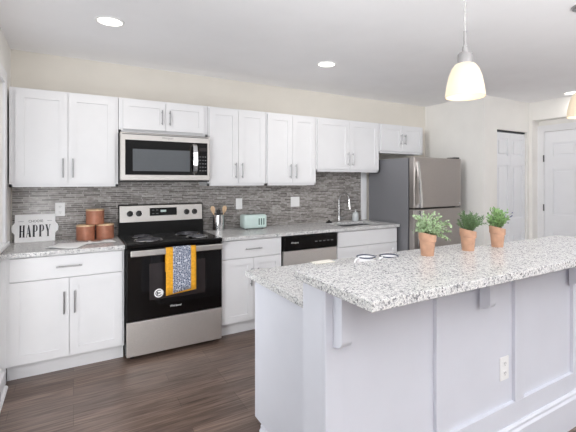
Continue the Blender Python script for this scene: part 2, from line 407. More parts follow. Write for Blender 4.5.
def upper(x0, x1, z0, z1, label, fill=(0, 0), hz=None):
    t = thing('wall_cabinet', label, 'cabinet', ((x0 + x1) / 2, 0, z0), 'white wall cabinets')
    yb = -12.2
    bm = nb(); box(bm, x0 + .03, x1 - .03, yb, -.02, z0 + .8, z1); box(bm, x0 + .03, x1 - .03, yb, yb + .9, z0, z0 + .8); 
    box(bm, x0 + .03, x0 + .8, yb, -.4, z0, z0 + .8); box(bm, x1 - .8, x1 - .03, yb, -.4, z0, z0 + .8)
    obj('carcass', bm, 'cab', t)
    a, b = x0 + .5 + fill[0], x1 - .5 - fill[1]; m = (a + b) / 2
    short = z1 - z0 < 20
    for k, (p, q) in enumerate(((a, m - .07), (m + .07, b))):
        d = obj('door', shaker(nb(), p, q, z0 + 1.1, z1 - .7, yb - .02, fw=2.3 if not short else 2.0), 'cab', t)
        hx = q - 1.25 if k == 0 else p + 1.25
        pull(d, hx, yb - .77, (z0 + 1.1) + (4.8 if not short else (z1 - z0) / 2 - 1.2), 6.0 if not short else 5.2)
    return t
upper(-29.3, -0.1, 54, 84, 'tall white two-door wall cabinet nearest the window, above the sign and canisters', (1.0, 0.4))
upper(0, 30, 72.4, 84, 'short white wall cabinet directly above the microwave', (.8, .8))
upper(30.1, 54, 54, 84, 'tall white two-door wall cabinet right beside the microwave, above the crock')
upper(54.1, 78, 54, 84, 'tall white two-door wall cabinet above the dishwasher, ending where cabinets get shorter')
upper(78.1, 114, 60, 84, 'mid-height white two-door wall cabinet above the sink faucet')
upper(114.1, 144.4, 69.6, 84, 'short white wall cabinet above the refrigerator', (.5, .5))

YF = -23.7          # front of base carcasses; fronts add 0.75
def base(x0, x1, label, fillL=0.4, fillR=0.4, hollow=False, pulls=True, split=None, hz=20.8):
    t = thing('base_cabinet', label, 'cabinet', ((x0 + x1) / 2, -12, 0), 'white base cabinets')
    bm = nb()
    if hollow:
        box(bm, x0 + .03, x0 + .8, YF, -.02, 4.5, 34.75); box(bm, x1 - .8, x1 - .03, YF, -.02, 4.5, 34.75); box(bm, x0, x1, YF, -.02, 4.5, 5.3)
        box(bm, x0 + .8, x1 - .8, YF, YF + .8, 4.5, 34.75); box(bm, x0 + .8, x1 - .8, -.8, -.02, 4.5, 34.75)
    else: box(bm, x0 + .03, x1 - .03, YF, -.4, 4.5, 34.75)
    obj('carcass', bm, 'cab', t)
    obj('toe_kick', box(nb(), x0 + .03, x1 - .03, YF + 2.4, YF + 3.2, 0, 4.5), 'cab', t)
    if x0 < -20: obj('filler_strip', box(nb(), XL + .02, x0 + .02, YF, YF + 1, 0, 34.75), 'cab', t)
    a, b = x0 + fillL, x1 - fillR
    d = obj('drawer_front' if pulls else 'false_front', box(nb(), a, b, YF - .77, YF - .02, 28.0, 34.3, .08), 'cab', t)
    if pulls: pull(d, (a + b) / 2, YF - .77, 31.2, 6.4, False)
    m = split or (a + b) / 2
    for k, (p, q) in enumerate(((a, m - .07), (m + .07, b))):
        d = obj('door', shaker(nb(), p, q, 5.0, 27.7, YF - .02), 'cab', t)
        pull(d, q - 1.25 if k == 0 else p + 1.25, YF - .77, hz, 6.4)
    return t
base(-28.8, 0.55, 'white base cabinet with drawer and two doors left of the stove', fillL=.9, fillR=.6)
base(31.2, 55.3, 'white base cabinet with drawer and doors between the stove and dishwasher', split=43.7)
base(80.8, 114.9, 'white sink base cabinet with plain false front beside the refrigerator', hollow=True, pulls=False, hz=20.0)

# worktops
CT0, CT1, CF = 34.8, 36.0, -25.5
o = obj('countertop', box(nb(), -30.1, 0.6, CF, -TT - .02, CT0, CT1, .08), 'granite')
tag(o, 'short speckled granite countertop under the window corner, left of the stove', 'countertop')
SX0, SX1, SY0, SY1 = 87, 109.5, -20.5, -6.0
bm = nb()
box(bm, 31.1, SX0, CF, -TT - .02, CT0, CT1); box(bm, SX1, 115.3, CF, -1.02, CT0, CT1); box(bm, SX0, SX1, CF, SY0, CT0, CT1); box(bm, SX0, SX1, SY1, -TT - .02, CT0, CT1)
o = obj('countertop', bm, 'granite'); tag(o, 'long speckled granite countertop with the sink, right of the stove', 'countertop')
bm = nb(); r = .12
box(bm, SX0 - .5, SX0, SY0 - .5, SY1 + .5, 27, CT0 - .01); box(bm, SX1, SX1 + .5, SY0 - .5, SY1 + .5, 27, CT0 - .01)
box(bm, SX0, SX1, SY0 - .5, SY0, 27, CT0 - .01); box(bm, SX0, SX1, SY1, SY1 + .5, 27, CT0 - .01); box(bm, SX0 - .5, SX1 + .5, SY0 - .5, SY1 + .5, 26.6, 27)
t = thing('sink', 'undermount stainless steel sink set into the granite counter', 'sink', (98, -13, 26.6))
obj('basin', bm, 'nickel', t)
obj('drain', lathe(nb(), [(0, .02), (1.6, .02), (1.7, .12), (1.9, .12), (2.0, .02)], 98, -13, 27), 'chrome', t, True)
FX, FY = 97.0, -3.0
t = thing('faucet', 'chrome gooseneck kitchen faucet behind the sink', 'faucet', (FX, FY, 36))
bm = nb(); lathe(bm, [(0, 0), (1.15, 0), (1.15, .25), (.8, .45), (.7, 3.0), (.5, 3.2), (0, 3.2)], FX, FY, 36.01)
pts = [(FX, FY, 39), (FX, FY, 46.5)] + [(FX + .25 * (1 - math.cos(a)), FY - 3.7 * (1 - math.cos(a)), 46.5 + 3.7 * math.sin(a)) for a in [PI * k / 12 for k in range(1, 12)]] + [(FX + .5, FY - 7.5, 45.6)]
tube(bm, pts, .42, 12)
obj('spout', bm, 'chrome', t, True)
obj('spray_head', tube(nb(), [(FX + .5, FY - 7.5, 45.8), (FX + .55, FY - 7.7, 44.4), (FX + .6, FY - 7.9, 42.6)], [.48, .58, .66], 14), 'chrome', t, True)
bm = nb(); tube(bm, [(FX + .5, FY, 37.8), (FX + 1.7, FY, 37.8)], .5, 12); tube(bm, [(FX + 1.4, FY - .1, 37.9), (FX + 3.6, FY - .7, 38.4)], [.3, .2], 10)
obj('lever', bm, 'nickel', t, True)
t = thing('soap_dispenser', 'clear soap bottle with pump top beside the sink', 'soap dispenser', (106.5, -3.6, 36))
obj('bottle', lathe(nb(), [(0, 0), (1.5, 0), (1.6, .2), (1.6, 3.4), (1.3, 4.1), (.55, 4.5), (0, 4.5)], 106.5, -3.6, 36.01), 'soap', t, True)
bm = nb(); lathe(bm, [(0, 0), (.6, 0), (.6, .6), (.2, .7), (.2, 2.0), (0, 2.0)], 106.5, -3.6, 40.5); tube(bm, [(106.5, -3.6, 42.3), (106.6, -5.3, 42.2)], [.3, .2], 8)
obj('pump', bm, 'chrome', t, True)
bm = nb(); lathe(bm, [(0, 0), (1.5, 0), (1.6, .3), (1.2, .7), (.5, .9), (.35, 1.4), (0, 1.5)], 90.5, -4.0, 36.01)
tag(obj('sink_stopper', bm, 'dark_plastic', None, True), 'black rubber sink stopper lying on the counter left of the faucet', 'sink stopper')

# ------------------------------------------------------------------ stove
RX0, RX1 = 0.8, 30.9; RC = (RX0 + RX1) / 2
t = thing('stove', 'stainless and black electric coil stove with a towel on its door', 'stove', (RC, -13, 0))
obj('body', box(nb(), RX0, RX1, -25.6, -1.2, 1.2, 34.9, .1), 'black', t)
for fx in (RX0 + 2, RX1 - 2):
    for fy in (-23.5, -3): obj('foot', tube(nb(), [(fx, fy, 0), (fx, fy, 1.3)], .7, 10), 'dark_plastic', t)
bm = nb(); box(bm, RX0 - .1, RX1 + .1, -26.9, -1.2, 34.9, 36.25, .3)
ct = obj('cooktop', bm, 'black', t)
bm = nb(); prism(bm, [(-3.9, 36.25), (-3.4, 40.8), (-3.1, 40.8), (-2.6, 46.6), (-2.2, 47.1), (-.8, 47.1), (-.8, 36.25)], 'x', RX0, RX1)
bg_ = obj('backguard', bm, 'black', t)
pn = nb(); prism(pn, [(-3.45, 40.9), (-2.95, 46.7), (-2.5, 46.9), (-2.5, 40.9)], 'x', RX0 + .35, RX1 - .35)
pan = obj('control_panel', pn, 'steel', t, label='stainless control strip')
def slant(z): return -3.45 + (z - 40.9) * .5 / 5.8
bm = nb(); prism(bm, [(slant(42.9) - .06, 42.9), (slant(45.8) - .06, 45.8), (slant(45.8) + .2, 45.8), (slant(42.9) + .2, 42.9)], 'x', 11.2, 20.9)
obj('display', bm, 'glass_black', t)
dsp = C.objects['display']
for k in range(4):
    zz = 45.0 if k < 2 else 43.7; xx = 12.0 + (k % 2) * 1.4
    obj('display_key', box(nb(), xx, xx + .8, slant(zz) - .1, slant(zz), zz - .15, zz + .15), 'slot', dsp)
obj('clock_digits', box(nb(), 15.0, 17.0, slant(44.6) - .1, slant(44.6), 44.2, 45.0), 'mint', dsp)
for kx in (4.5, 7.5, 24.6, 27.6):
    bm = nb(); zc = 43.9; y = slant(zc)
    tube(bm, [(kx, y, zc), (kx, y - .25, zc), (kx, y - .3, zc)], [1.0, 1.0, .85], 20)
    tube(bm, [(kx, y - .28, zc), (kx, y - .9, zc + .05), (kx, y - 1.0, zc + .05)], [.8, .72, .55], 20)
    k = obj('knob', bm, 'dark_plastic', pan, True)
    obj('knob_ring', tube(nb(), [(kx + 1.02 * math.cos(a), y - .08, zc + 1.02 * math.sin(a)) for a in [2 * PI * i / 24 for i in range(25)]], .09, 6, False), 'chrome', k, True)
for bx, by, R in ((7.6, -10.6, 3.0), (8.2, -20.0, 3.9), (22.9, -11.0, 3.9), (24.0, -20.0, 3.0)):
    bn = thing_part = obj('burner', lathe(nb(), [(0, -.2), (R * .5, -.2), (R, .1), (R + .5, .3), (R + .75, .12), (R + .7, 0)], bx, by, 36.28), 'chrome', t, True)
    bm = nb(); turns = 4 if R < 3.5 else 5; n = turns * 22
    pts = [(bx + (.5 + (R - .7) * i / n) * math.cos(2 * PI * turns * i / n), by + (.5 + (R - .7) * i / n) * math.sin(2 * PI * turns * i / n), 36.72) for i in range(n + 1)]
    tube(bm, pts, .2, 6)
    for k in range(3): a = 2 * PI * k / 3 + .5; box(bm, bx - .1, bx + .1, by - .1, by + .1, 36.2, 36.4); tube(bm, [(bx, by, 36.45), (bx + R * math.cos(a), by + R * math.sin(a), 36.45)], .1, 6)
    obj('coil', bm, 'coil', bn, True)
DF = -27.0
dr = obj('oven_door', box(nb(), RX0 + .15, RX1 - .15, DF, -25.62, 12.4, 34.6, .15), 'glass_black', t)
obj('oven_window', box(nb(), 7.4, 25.0, DF - .06, DF + .02, 18.3, 29.8, .03), 'oven_window', dr)
bm = nb(); box(bm, RX0 + 1.0, RX1 - .6, DF - 2.2, DF - 1.5, 32.6, 34.5, .25)
box(bm, RX0 + 1.4, RX0 + 2.6, DF - 1.6, DF, 32.9, 34.2); box(bm, RX1 - 2.2, RX1 - 1.0, DF - 1.6, DF, 32.9, 34.2)
obj('handle', bm, 'steel', dr, label='broad stainless bar handle')
st = obj('sticker', tube(nb(), [(10.2, DF - .06, 20.2), (10.2, DF - .09, 20.2)], 1.4, 28), 'plate', dr)
bm = nb(); tube(bm, [(10.2 + .9 * math.cos(a), DF - .11, 20.2 + .9 * math.sin(a)) for a in [PI * (.3 + 1.5 * i / 16) for i in range(17)]], .13, 6)
box(bm, 9.8, 10.7, DF - .13, DF - .09, 20.05, 20.35); box(bm, 9.65, 9.95, DF - .13, DF - .09, 19.7, 20.7)
obj('sticker_mark', bm, 'ink', st)
obj('logo', text_bm('Whirlpool', .85, 15.4, DF, 15.2), 'plate', dr)
obj('storage_drawer', box(nb(), RX0 + .15, RX1 - .15, DF + .1, -25.62, 1.5, 12.1, .12), 'steel_lifted', t, label='plain stainless lower drawer')

# towel over the oven handle
TX0, TX1 = 11.9, 21.3
t = thing('dish_towel', 'mustard yellow dish towel with navy and white woven strip hanging on oven handle', 'towel', (18, DF - 2, 20))
def sheet(bm, x0, x1, yoff, zb, zback, th):
    """drape over the bar: front hem zb(x), back hem zback"""
    prof = []
    n = 12
    cols = []
    for i in range(n + 1):
        s = i / n; x = x0 + (x1 - x0) * s
        wob = .10 * math.sin(s * 9.0) + .05 * math.sin(s * 23)
        zf = zb(s)
        yf = DF - 2.42 - yoff
        P = [(x, yf + wob * .6 + .15 * math.sin(s * 5), zf)]
        for k in range(1, 7): P.append((x, yf + wob * .6 * (1 - k / 7), zf + (34.2 - zf) * k / 7))
        P += [(x, yf + .02, 34.4), (x, DF - 2.0 - yoff * .3, 34.62 + yoff), (x, DF - 1.6, 34.62 + yoff), (x, DF - 1.25 + yoff * .2, 34.3), (x, DF - 1.2 + yoff * .2, zback)]
        cols.append([(Vector(p)) for p in P])
    A = [[bm.verts.new(p) for p in c] for c in cols]
    for i in range(n):
        for k in range(len(A[0]) - 1): bm.faces.new((A[i][k], A[i + 1][k], A[i + 1][k + 1], A[i][k + 1]))
    return bm
bm = sheet(nb(), TX0, TX1, .08, lambda s: 19.6 + .9 * s, 27, .1)
tw = obj('towel_cloth', bm, 'mustard', t, True)
md = tw.modifiers.new('thickness', 'SOLIDIFY'); md.thickness = .1 * S; md.offset = 0
bm = sheet(nb(), TX0 + 2.1, TX1 - 1.7, .22, lambda s: 20.1 + .9 * s, 28, .1)
tw2 = obj('patterned_strip', bm, 'weave', t, True, label='navy and white woven strip')
md = tw2.modifiers.new('thickness', 'SOLIDIFY'); md.thickness = .08 * S; md.offset = 0

# ------------------------------------------------------------------ microwave
MX0, MX1, MZ0, MZ1, MF = 0.15, 29.85, 55.5, 72.2, -16.2
t = thing('microwave', 'stainless over-the-range microwave with black window', 'microwave', (15, -8, MZ0))
bm = nb(); box(bm, MX0, MX1, MF + 1.6, -.4, MZ0, MZ1 - .02)
obj('body', bm, 'dark_plastic', t)
fr = obj('front_frame', box(nb(), MX0, MX1, MF, MF + 1.58, MZ0 + .5, MZ1 - .25, .2), 'steel', t, label='brushed stainless front')
obj('door_glass', box(nb(), 1.6, 24.1, MF - .08, MF + .1, 57.9, 69.6, .05), 'glass_black', fr)
obj('window', box(nb(), 3.9, 22.6, MF - .12, MF - .07, 59.2, 66.6, .02), 'micro_window', fr)
cp = obj('control_panel', box(nb(), 24.2, 28.9, MF - .08, MF + .1, 57.9, 69.6, .05), 'glass_black', fr)
for r_ in range(5):
    for c_ in range(3): obj('button', box(nb(), 26.0 + c_ * .95, 26.55 + c_ * .95, MF - .11, MF - .07, 59.4 + r_ * 1.25, 59.75 + r_ * 1.25), 'slot', cp)
obj('clock_display', box(nb(), 25.9, 28.5, MF - .11, MF - .07, 66.6, 67.9), 'oven_window', cp)
bm = nb()
hp = [(24.1, MF - .1, 58.6), (24.1, MF - 1.2, 59.3), (24.1, MF - 1.7, 61.5), (24.1, MF - 1.85, 63.8), (24.1, MF - 1.7, 66), (24.1, MF - 1.2, 68.3), (24.1, MF - .1, 69.0)]
for k in range(len(hp) - 1):
    (xa, ya, za), (xb, yb, zb) = hp[k], hp[k + 1]
    prism(bm, [(ya - .25, za), (yb - .25, zb), (yb + .25, zb), (ya + .25, za)], 'x', 23.4, 24.9)
obj('handle', bm, 'chrome', fr, label='bowed bright steel handle')
obj('logo', text_bm('Whirlpool', .9, 15.0, MF, 70.4), 'slot', fr)
obj('top_vent', box(nb(), MX0 + .6, MX1 - .6, MF - .03, MF + .3, MZ1 - .85, MZ1 - .55), 'slot', fr)

# ------------------------------------------------------------------ dishwasher
t = thing('dishwasher', 'stainless dishwasher with black control panel under the granite counter', 'dishwasher', (68, -12, 0))
obj('body', box(nb(), 55.7, 80.4, -23.6, -.5, 4.2, 34.7), 'dark_plastic', t)
obj('toe_kick', box(nb(), 55.8, 80.3, -21.5, -20.5, 0, 4.2), 'dark_plastic', t)
obj('door', box(nb(), 55.75, 80.35, -25.0, -23.62, 4.5, 28.6, .15), 'steel_lifted', t, label='stainless door')
cp = obj('control_panel', box(nb(), 55.75, 80.35, -25.5, -23.62, 28.9, 34.5, .3), 'black', t)
obj('logo', text_bm('Whirlpool', .8, 60.3, -25.5, 31.6), 'plate', cp)
for k in range(5): obj('button', box(nb(), 69.5 + k * 1.9, 70.6 + k * 1.9, -25.55, -25.48, 31.5, 31.9), 'slot', cp)

# ------------------------------------------------------------------ refrigerator
GX0, GX1, GZ = 116.3, 148.2, 66.6
t = thing('refrigerator', 'stainless top-freezer refrigerator standing against the side wall', 'refrigerator', (132, -16, 0))
obj('body', box(nb(), GX0, GX1, -29.6, -2.0, 1.2, GZ - .2, .2), 'fridge_side', t, label='dark grey textured cabinet')
for fx in (GX0 + 2, GX1 - 2):
    for fy in (-27, -5): obj('foot', tube(nb(), [(fx, fy, 0), (fx, fy, 1.3)], .8, 10), 'dark_plastic', t)
obj('toe_grille', box(nb(), GX0 + .5, GX1 - .5, -30.4, -29.62, .8, 3.8), 'dark_plastic', t)
obj('gasket', box(nb(), GX0 + .5, GX1 - .5, -30.3, -29.62, 4.2, GZ - .4), 'gasket', t)
for nm, z0, z1, zm, ze in (('freezer_door', 43.6, GZ, 43.9, 64.5), ('refrigerator_door', 4.2, 43.0, 42.6, 22)):
    d = obj(nm, box(nb(), GX0 + .1, GX1, -33.4, -30.32, z0, z1, .35, 3), 'steel_fridge', t)
    bm = nb(); hx = GX0 + 1.6; N = 12
    for k in range(N):
        za, zb = zm + (ze - zm) * k / N, zm + (ze - zm) * (k + 1) / N
        da, db = 2.3 * (1 - (k / N) ** 1.7) + .1, 2.3 * (1 - ((k + 1) / N) ** 1.7) + .1
        ya, yb = -33.4 - da, -33.4 - db
        zz = sorted(((za, ya), (zb, yb)))
        prism(bm, [(zz[0][1] - .35, zz[0][0]), (zz[1][1] - .35, zz[1][0]), (zz[1][1] + .45, zz[1][0]), (zz[0][1] + .45, zz[0][0])], 'x', hx, hx + 1.2)
    za, zb = (zm, zm + 1.6) if ze > zm else (zm - 1.6, zm)
    box(bm, hx, hx + 1.2, -35.6, -33.35, za, zb)
    obj('handle', bm, 'chrome', d, label='long bowed bright steel handle')
obj('hinge_cover', box(nb(), GX1 - 4, GX1 - .6, -33.0, -28, GZ + .02, GZ + .7, .15), 'dark_plastic', t)
obj('badge', tube(nb(), [(GX1 - 1.4, -33.4, 45), (GX1 - 1.4, -33.48, 45)], .5, 16), 'chrome', t)

# ------------------------------------------------------------------ island
IX0, IX1 = 17.0, 93.0; PF = -113.0
t = thing('kitchen_island', 'white panelled kitchen island with raised bar', 'kitchen island', (55, -96, 0))
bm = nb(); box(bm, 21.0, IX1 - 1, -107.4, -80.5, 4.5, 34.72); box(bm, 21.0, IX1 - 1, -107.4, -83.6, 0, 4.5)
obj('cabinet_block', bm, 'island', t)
m0, m1, nD = 21.6, IX1 - 1.6, 4
for k in range(nD):
    a = m0 + (m1 - m0) * k / nD; b = m0 + (m1 - m0) * (k + 1) / nD
    dk = obj('door', box(nb(), a + .1, b - .1, -80.48, -79.8, 5, 29.4), 'island', t)
    dw = obj('drawer', box(nb(), a + .1, b - .1, -80.48, -79.8, 29.7, 34.4), 'island', t)
    hc = (a + b) / 2
    obj('handle', tube(nb(), [(hc - 2.8, -79.85, 32.8), (hc - 2.8, -78.7, 32.8), (hc + 2.8, -78.7, 32.8), (hc + 2.8, -79.85, 32.8)], .3, 8), 'slot', dw)
    hx = b - 1.4 if k % 2 == 0 else a + 1.4
    obj('handle', tube(nb(), [(hx, -79.85, 22.0), (hx, -78.9, 22.2), (hx, -78.9, 26.8), (hx, -79.85, 27.0)], .2, 8), 'nickel', dk, True)
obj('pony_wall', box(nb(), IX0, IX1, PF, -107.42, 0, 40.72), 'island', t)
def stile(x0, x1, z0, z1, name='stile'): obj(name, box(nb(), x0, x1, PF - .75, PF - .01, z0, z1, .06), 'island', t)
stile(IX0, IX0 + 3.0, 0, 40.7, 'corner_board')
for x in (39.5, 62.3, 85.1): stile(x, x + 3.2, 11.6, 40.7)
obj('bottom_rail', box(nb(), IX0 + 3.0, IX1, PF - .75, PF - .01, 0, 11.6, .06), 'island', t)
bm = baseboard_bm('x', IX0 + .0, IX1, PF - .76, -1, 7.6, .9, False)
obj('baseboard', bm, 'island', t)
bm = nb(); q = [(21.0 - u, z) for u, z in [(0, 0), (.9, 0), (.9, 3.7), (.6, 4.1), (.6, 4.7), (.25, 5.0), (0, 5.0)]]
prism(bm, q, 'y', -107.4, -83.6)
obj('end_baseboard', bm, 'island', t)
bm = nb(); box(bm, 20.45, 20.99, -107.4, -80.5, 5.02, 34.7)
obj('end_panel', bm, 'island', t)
def corbel(x, w=1.8):
    bm = nb(); y = PF - .76
    p = [(y, 40.7), (y - 2.2, 40.7), (y - 2.2, 33.7)]
    for k in range(1, 8):
        a = k / 7 * PI / 2; p.append((y - .4 - 1.8 * math.cos(a), 33.7 - 1.3 * math.sin(a)))
    p += [(y, 32.2)]
    p += [(y, 32.2)]
    prism(bm, p, 'x', x, x + w)
    return obj('corbel', bm, 'island', t)
corbel(18.2); corbel(51.0); corbel(83.2)
ZB = 42.0
bm = nb(); box(bm, 16.0, 92.5, -125.0, -106.6, 40.75, ZB, .1)
tag(obj('bar_countertop', bm, 'granite'), 'raised speckled granite bar top of the island, holding potted herbs', 'countertop')
bm = nb(); box(bm, 19.3, 92.5, -107.35, -77.6, 34.75, 36.0, .1)
tag(obj('island_countertop', bm, 'granite'), 'lower speckled granite top of the island behind the raised bar', 'countertop')

# ------------------------------------------------------------------ outlets
def outlet(x, y, z, label, gang=1, kind='outlet'):
    w_ = 2.8 + 1.8 * (gang - 1)
    t = thing('wall_outlet' if kind == 'outlet' else 'light_switch', label, 'outlet' if kind == 'outlet' else 'switch', (x, y, z))
    obj('cover_plate', box(nb(), x - w_ / 2, x + w_ / 2, y - .22, y - .005, z - 2.3, z + 2.3, .08), 'plate', t)
    for g in range(gang):
        gx = x + (g - (gang - 1) / 2) * 1.8
        if kind == 'outlet':
            for s in (-1, 1):
                so = obj('socket', box(nb(), gx - .65, gx + .65, y - .3, y - .2, z + s * .95 - .55, z + s * .95 + .55, .05), 'plate', t)
                bm = nb()
                for q in (-.25, .25): box(bm, gx + q - .05, gx + q + .05, y - .32, y - .29, z + s * .95 - .1, z + s * .95 + .3)
                box(bm, gx - .08, gx + .08, y - .32, y - .29, z + s * .95 - .38, z + s * .95 - .22)
                obj('slots', bm, 'slot', so)
        else:
            obj('rocker', box(nb(), gx - .6, gx + .6, y - .34, y - .2, z - 1.25, z + 1.25, .06), 'plate', t)
    return t
outlet(-16.8, -TT, 46.2, 'white outlet on the tile beside the happy sign')
outlet(47.0, -TT, 46.2, 'white single switch plate on the tile above the mint toaster', 1, 'switch')
outlet(74.1, -TT, 46.3, 'white double switch plate on the tile above the dishwasher', 2, 'switch')
outlet(59.6, PF, 18.8, 'white outlet low on the front panel of the island')

# ------------------------------------------------------------------ things on the left counter
SGX0, SGX1, SZ = -29.0, -18.1, 36.03
t = thing('happy_sign', 'white plaque with black lettering leaning on the tile by the window', 'sign', (-23.7, -2.6, SZ))
h = 9.0; x0, x1 = SGX0, SGX1; b_ = .75
pts = [(x0, SZ), (x1, SZ), (x1, SZ + 2.6), (x1 + .25, SZ + 3.0), (x1 + b_, SZ + 3.5), (x1 + b_ + .15, SZ + 4.5), (x1 + b_, SZ + 5.5), (x1 + .25, SZ + 6.0), (x1, SZ + 6.4), (x1, SZ + h),
       (x0, SZ + h), (x0, SZ + 6.4), (x0 - .25, SZ + 6.0), (x0 - b_, SZ + 5.5), (x0 - b_ - .15, SZ + 4.5), (x0 - b_, SZ + 3.5), (x0 - .25, SZ + 3.0), (x0, SZ + 2.6)]
obj('board', prism(nb(), pts, 'y', -2.6, -2.2), 'sign', t)
def letter(bm, ch, x, z, w_, h_, y):
    def R(a0, a1, c0, c1): box(bm, x + a0 * w_, x + a1 * w_, y, y + .04, z + c0 * h_, z + c1 * h_)
    def Q(ps): prism(bm, [(x + u * w_, z + v * h_) for u, v in ps], 'y', y, y + .04)
    if ch == 'H':
        R(.04, .40, 0, 1); R(.64, .98, 0, 1); R(.40, .64, .47, .53)
        for u in (0, .62): R(u, u + .40, 0, .03); R(u, u + .40, .97, 1)
    if ch == 'A':
        Q([(.08, 0), (.18, 0), (.50, .92), (.44, 1)]); Q([(.58, 0), (.98, 0), (.60, 1), (.38, 1)]); R(.24, .68, .27, .32); R(0, .28, 0, .03); R(.55, 1.02, 0, .03)
    if ch == 'P':
        R(.06, .43, 0, 1); R(0, .53, 0, .03); R(.40, .62, .96, 1); R(.40, .62, .44, .48)
        Q([(.60, 1), (.82, .95), (.94, .84), (.97, .72), (.94, .58), (.82, .48), (.60, .44), (.60, .48), (.66, .54), (.69, .72), (.66, .90), (.60, .96)])
    if ch == 'Y':
        Q([(.02, 1), (.34, 1), (.64, .46), (.36, .40)]); Q([(.84, 1), (.94, 1), (.62, .42), (.54, .44)]); R(.36, .66, 0, .46); R(-.04, .42, .97, 1); R(.74, 1.04, .97, 1); R(.26, .76, 0, .03)
bm = nb(); x = SGX0 + 1.2
for ch in 'HAPPY':
    letter(bm, ch, x, SZ + 1.6, 1.42, 3.9, -2.64); x += 1.74
obj('lettering', bm, 'ink', t, label='tall black letters')
obj('small_lettering', text_bm('CHOOSE', 1.15, (SGX0 + SGX1) / 2 + .1, -2.6, SZ + 6.35, .85), 'ink', t)
for a in (SGX0 + .9, SGX1 - 2.3): obj('rule_line', box(nb(), a, a + 1.4, -2.63, -2.59, SZ + 6.7, SZ + 6.8), 'ink_grey', t)
t.rotation_euler = (math.radians(-10), 0, 0)

def canister(x, y, z, label, r=2.75, hh=4.55):
    t = thing('canister', label, 'canister', (x, y, z), 'copper canisters')
    obj('body', lathe(nb(), [(0, 0), (r - .15, 0), (r, .15), (r, hh), (0, hh)], x, y, z + .01, 36), 'copper', t, True)
    obj('lid', lathe(nb(), [(0, 0), (r + .03, 0), (r + .05, .1), (r + .05, .45), (r - .1, .55), (0, .55)], x, y, z + hh + .02, 36), 'wood', t, True, label='pale wooden lid')
canister(-9.4, -5.6, 36, 'copper canister at lower left of the stack of three')
canister(-3.6, -5.6, 36, 'copper canister at lower right of the stack of three')
canister(-6.6, -5.6, 41.15, 'copper canister on top of the other two')
def warped(bm, quad, n, amp, z, seed):
    A = []
    for i in range(n + 1):
        row = []
        for j in range(n + 1):
            u, v = i / n, j / n
            p = (Vector(quad[0]) * (1 - u) + Vector(quad[1]) * u) * (1 - v) + (Vector(quad[3]) * (1 - u) + Vector(quad[2]) * u) * v
            row.append(bm.verts.new((p.x, p.y, z + amp * (.5 + .5 * math.sin(u * 5 + seed) * math.sin(v * 4 + seed * 2)))))
        A.append(row)
    for i in range(n):
        for j in range(n): bm.faces.new((A[i][j], A[i + 1][j], A[i + 1][j + 1], A[i][j + 1]))
    return bm
o = obj('napkin', warped(nb(), [(-20.0, -20), (-12.0, -24), (-7.8, -14.5), (-17, -11.5)], 12, .35, 36.08, 1), 'paper', None, True)
tag(o, 'white cloth napkin spread on the counter before the sign', 'napkin'); md = o.modifiers.new('thickness', 'SOLIDIFY'); md.thickness = .1 * S
t = thing('recipe_leaflet', 'folded white recipe leaflet lying in front of the copper canisters', 'leaflet', (-5, -13, 36))
o = obj('pages', warped(nb(), [(-9.0, -17.4), (-1.2, -16.6), (-2.8, -10.5), (-8.8, -10.8)], 10, .3, 36.06, 3), 'paper', t, True); md = o.modifiers.new('thickness', 'SOLIDIFY'); md.thickness = .06 * S
o = obj('photo_print', warped(nb(), [(-8.2, -13.6), (-4.6, -13.2), (-4.9, -11.0), (-8.0, -11.2)], 6, .1, 36.52, 3), 'copper', t, True, label='printed brown picture')
md = o.modifiers.new('thickness', 'SOLIDIFY'); md.thickness = .04 * S

# ------------------------------------------------------------------ things on the right counter
CX, CY = 36.6, -5.2
t = thing('utensil_crock', 'stainless steel utensil crock beside the stove', 'crock', (CX, CY, 36))
obj('pot', lathe(nb(), [(0, .15), (2.1, .15), (2.1, 6.3), (2.2, 6.4), (2.3, 6.3), (2.3, .1), (2.2, 0), (0, 0)], CX, CY, 36.01, 32), 'chrome', t, True)
def spatula(dx, dy, lean, m_, label, tw, nm='wooden_spoon', sc=1.0):
    t = thing(nm, label, 'spoon' if 'spoon' in nm else 'spatula', (CX, CY, 36.2))
    bx, by = CX + dx * .75, CY + dy * .75; ex, ey, ez = CX + dx * lean, CY + dy * lean, 36 + 7.2 * sc
    obj('shaft', tube(nb(), [(bx, by, 36.4), (ex, ey, ez)], .22, 8), m_, t, True)
    d = Vector((ex - bx, ey - by, ez - 36.4)).normalized(); s_ = Vector((1, 0, 0)); s_ = (s_ - d * s_.dot(d)).normalized(); nrm = d.cross(s_)
    bm = nb(); ring = []
    P0 = Vector((ex, ey, ez)) - d * .3
    for k, (l, w_) in enumerate(((0, .25), (.6, .55), (1.4, .85), (2.2, .85), (2.8, .6), (3.0, .2))):
        ring.append([bm.verts.new(P0 + d * l + s_ * (w_ * q) + nrm * (.12 * p)) for q, p in ((-1, -1), (1, -1), (1, 1), (-1, 1))])
    for A, B in zip(ring, ring[1:]):
        for k in range(4): bm.faces.new((A[k], A[(k + 1) % 4], B[(k + 1) % 4], B[k]))
    bm.faces.new(ring[0]); bm.faces.new(ring[-1])
    obj('bowl', bm, m_, t)
spatula(-1, -.05, 2.1, 'wood', 'pale wooden spoon leaning left in the steel crock', 0)
spatula(1, -.05, 2.1, 'wood', 'pale wooden spoon leaning right in the steel crock', 0)
spatula(.25, .8, 1.3, 'dark_plastic', 'dark spatula upright at the back of the steel crock', 0, 'spatula', .8)

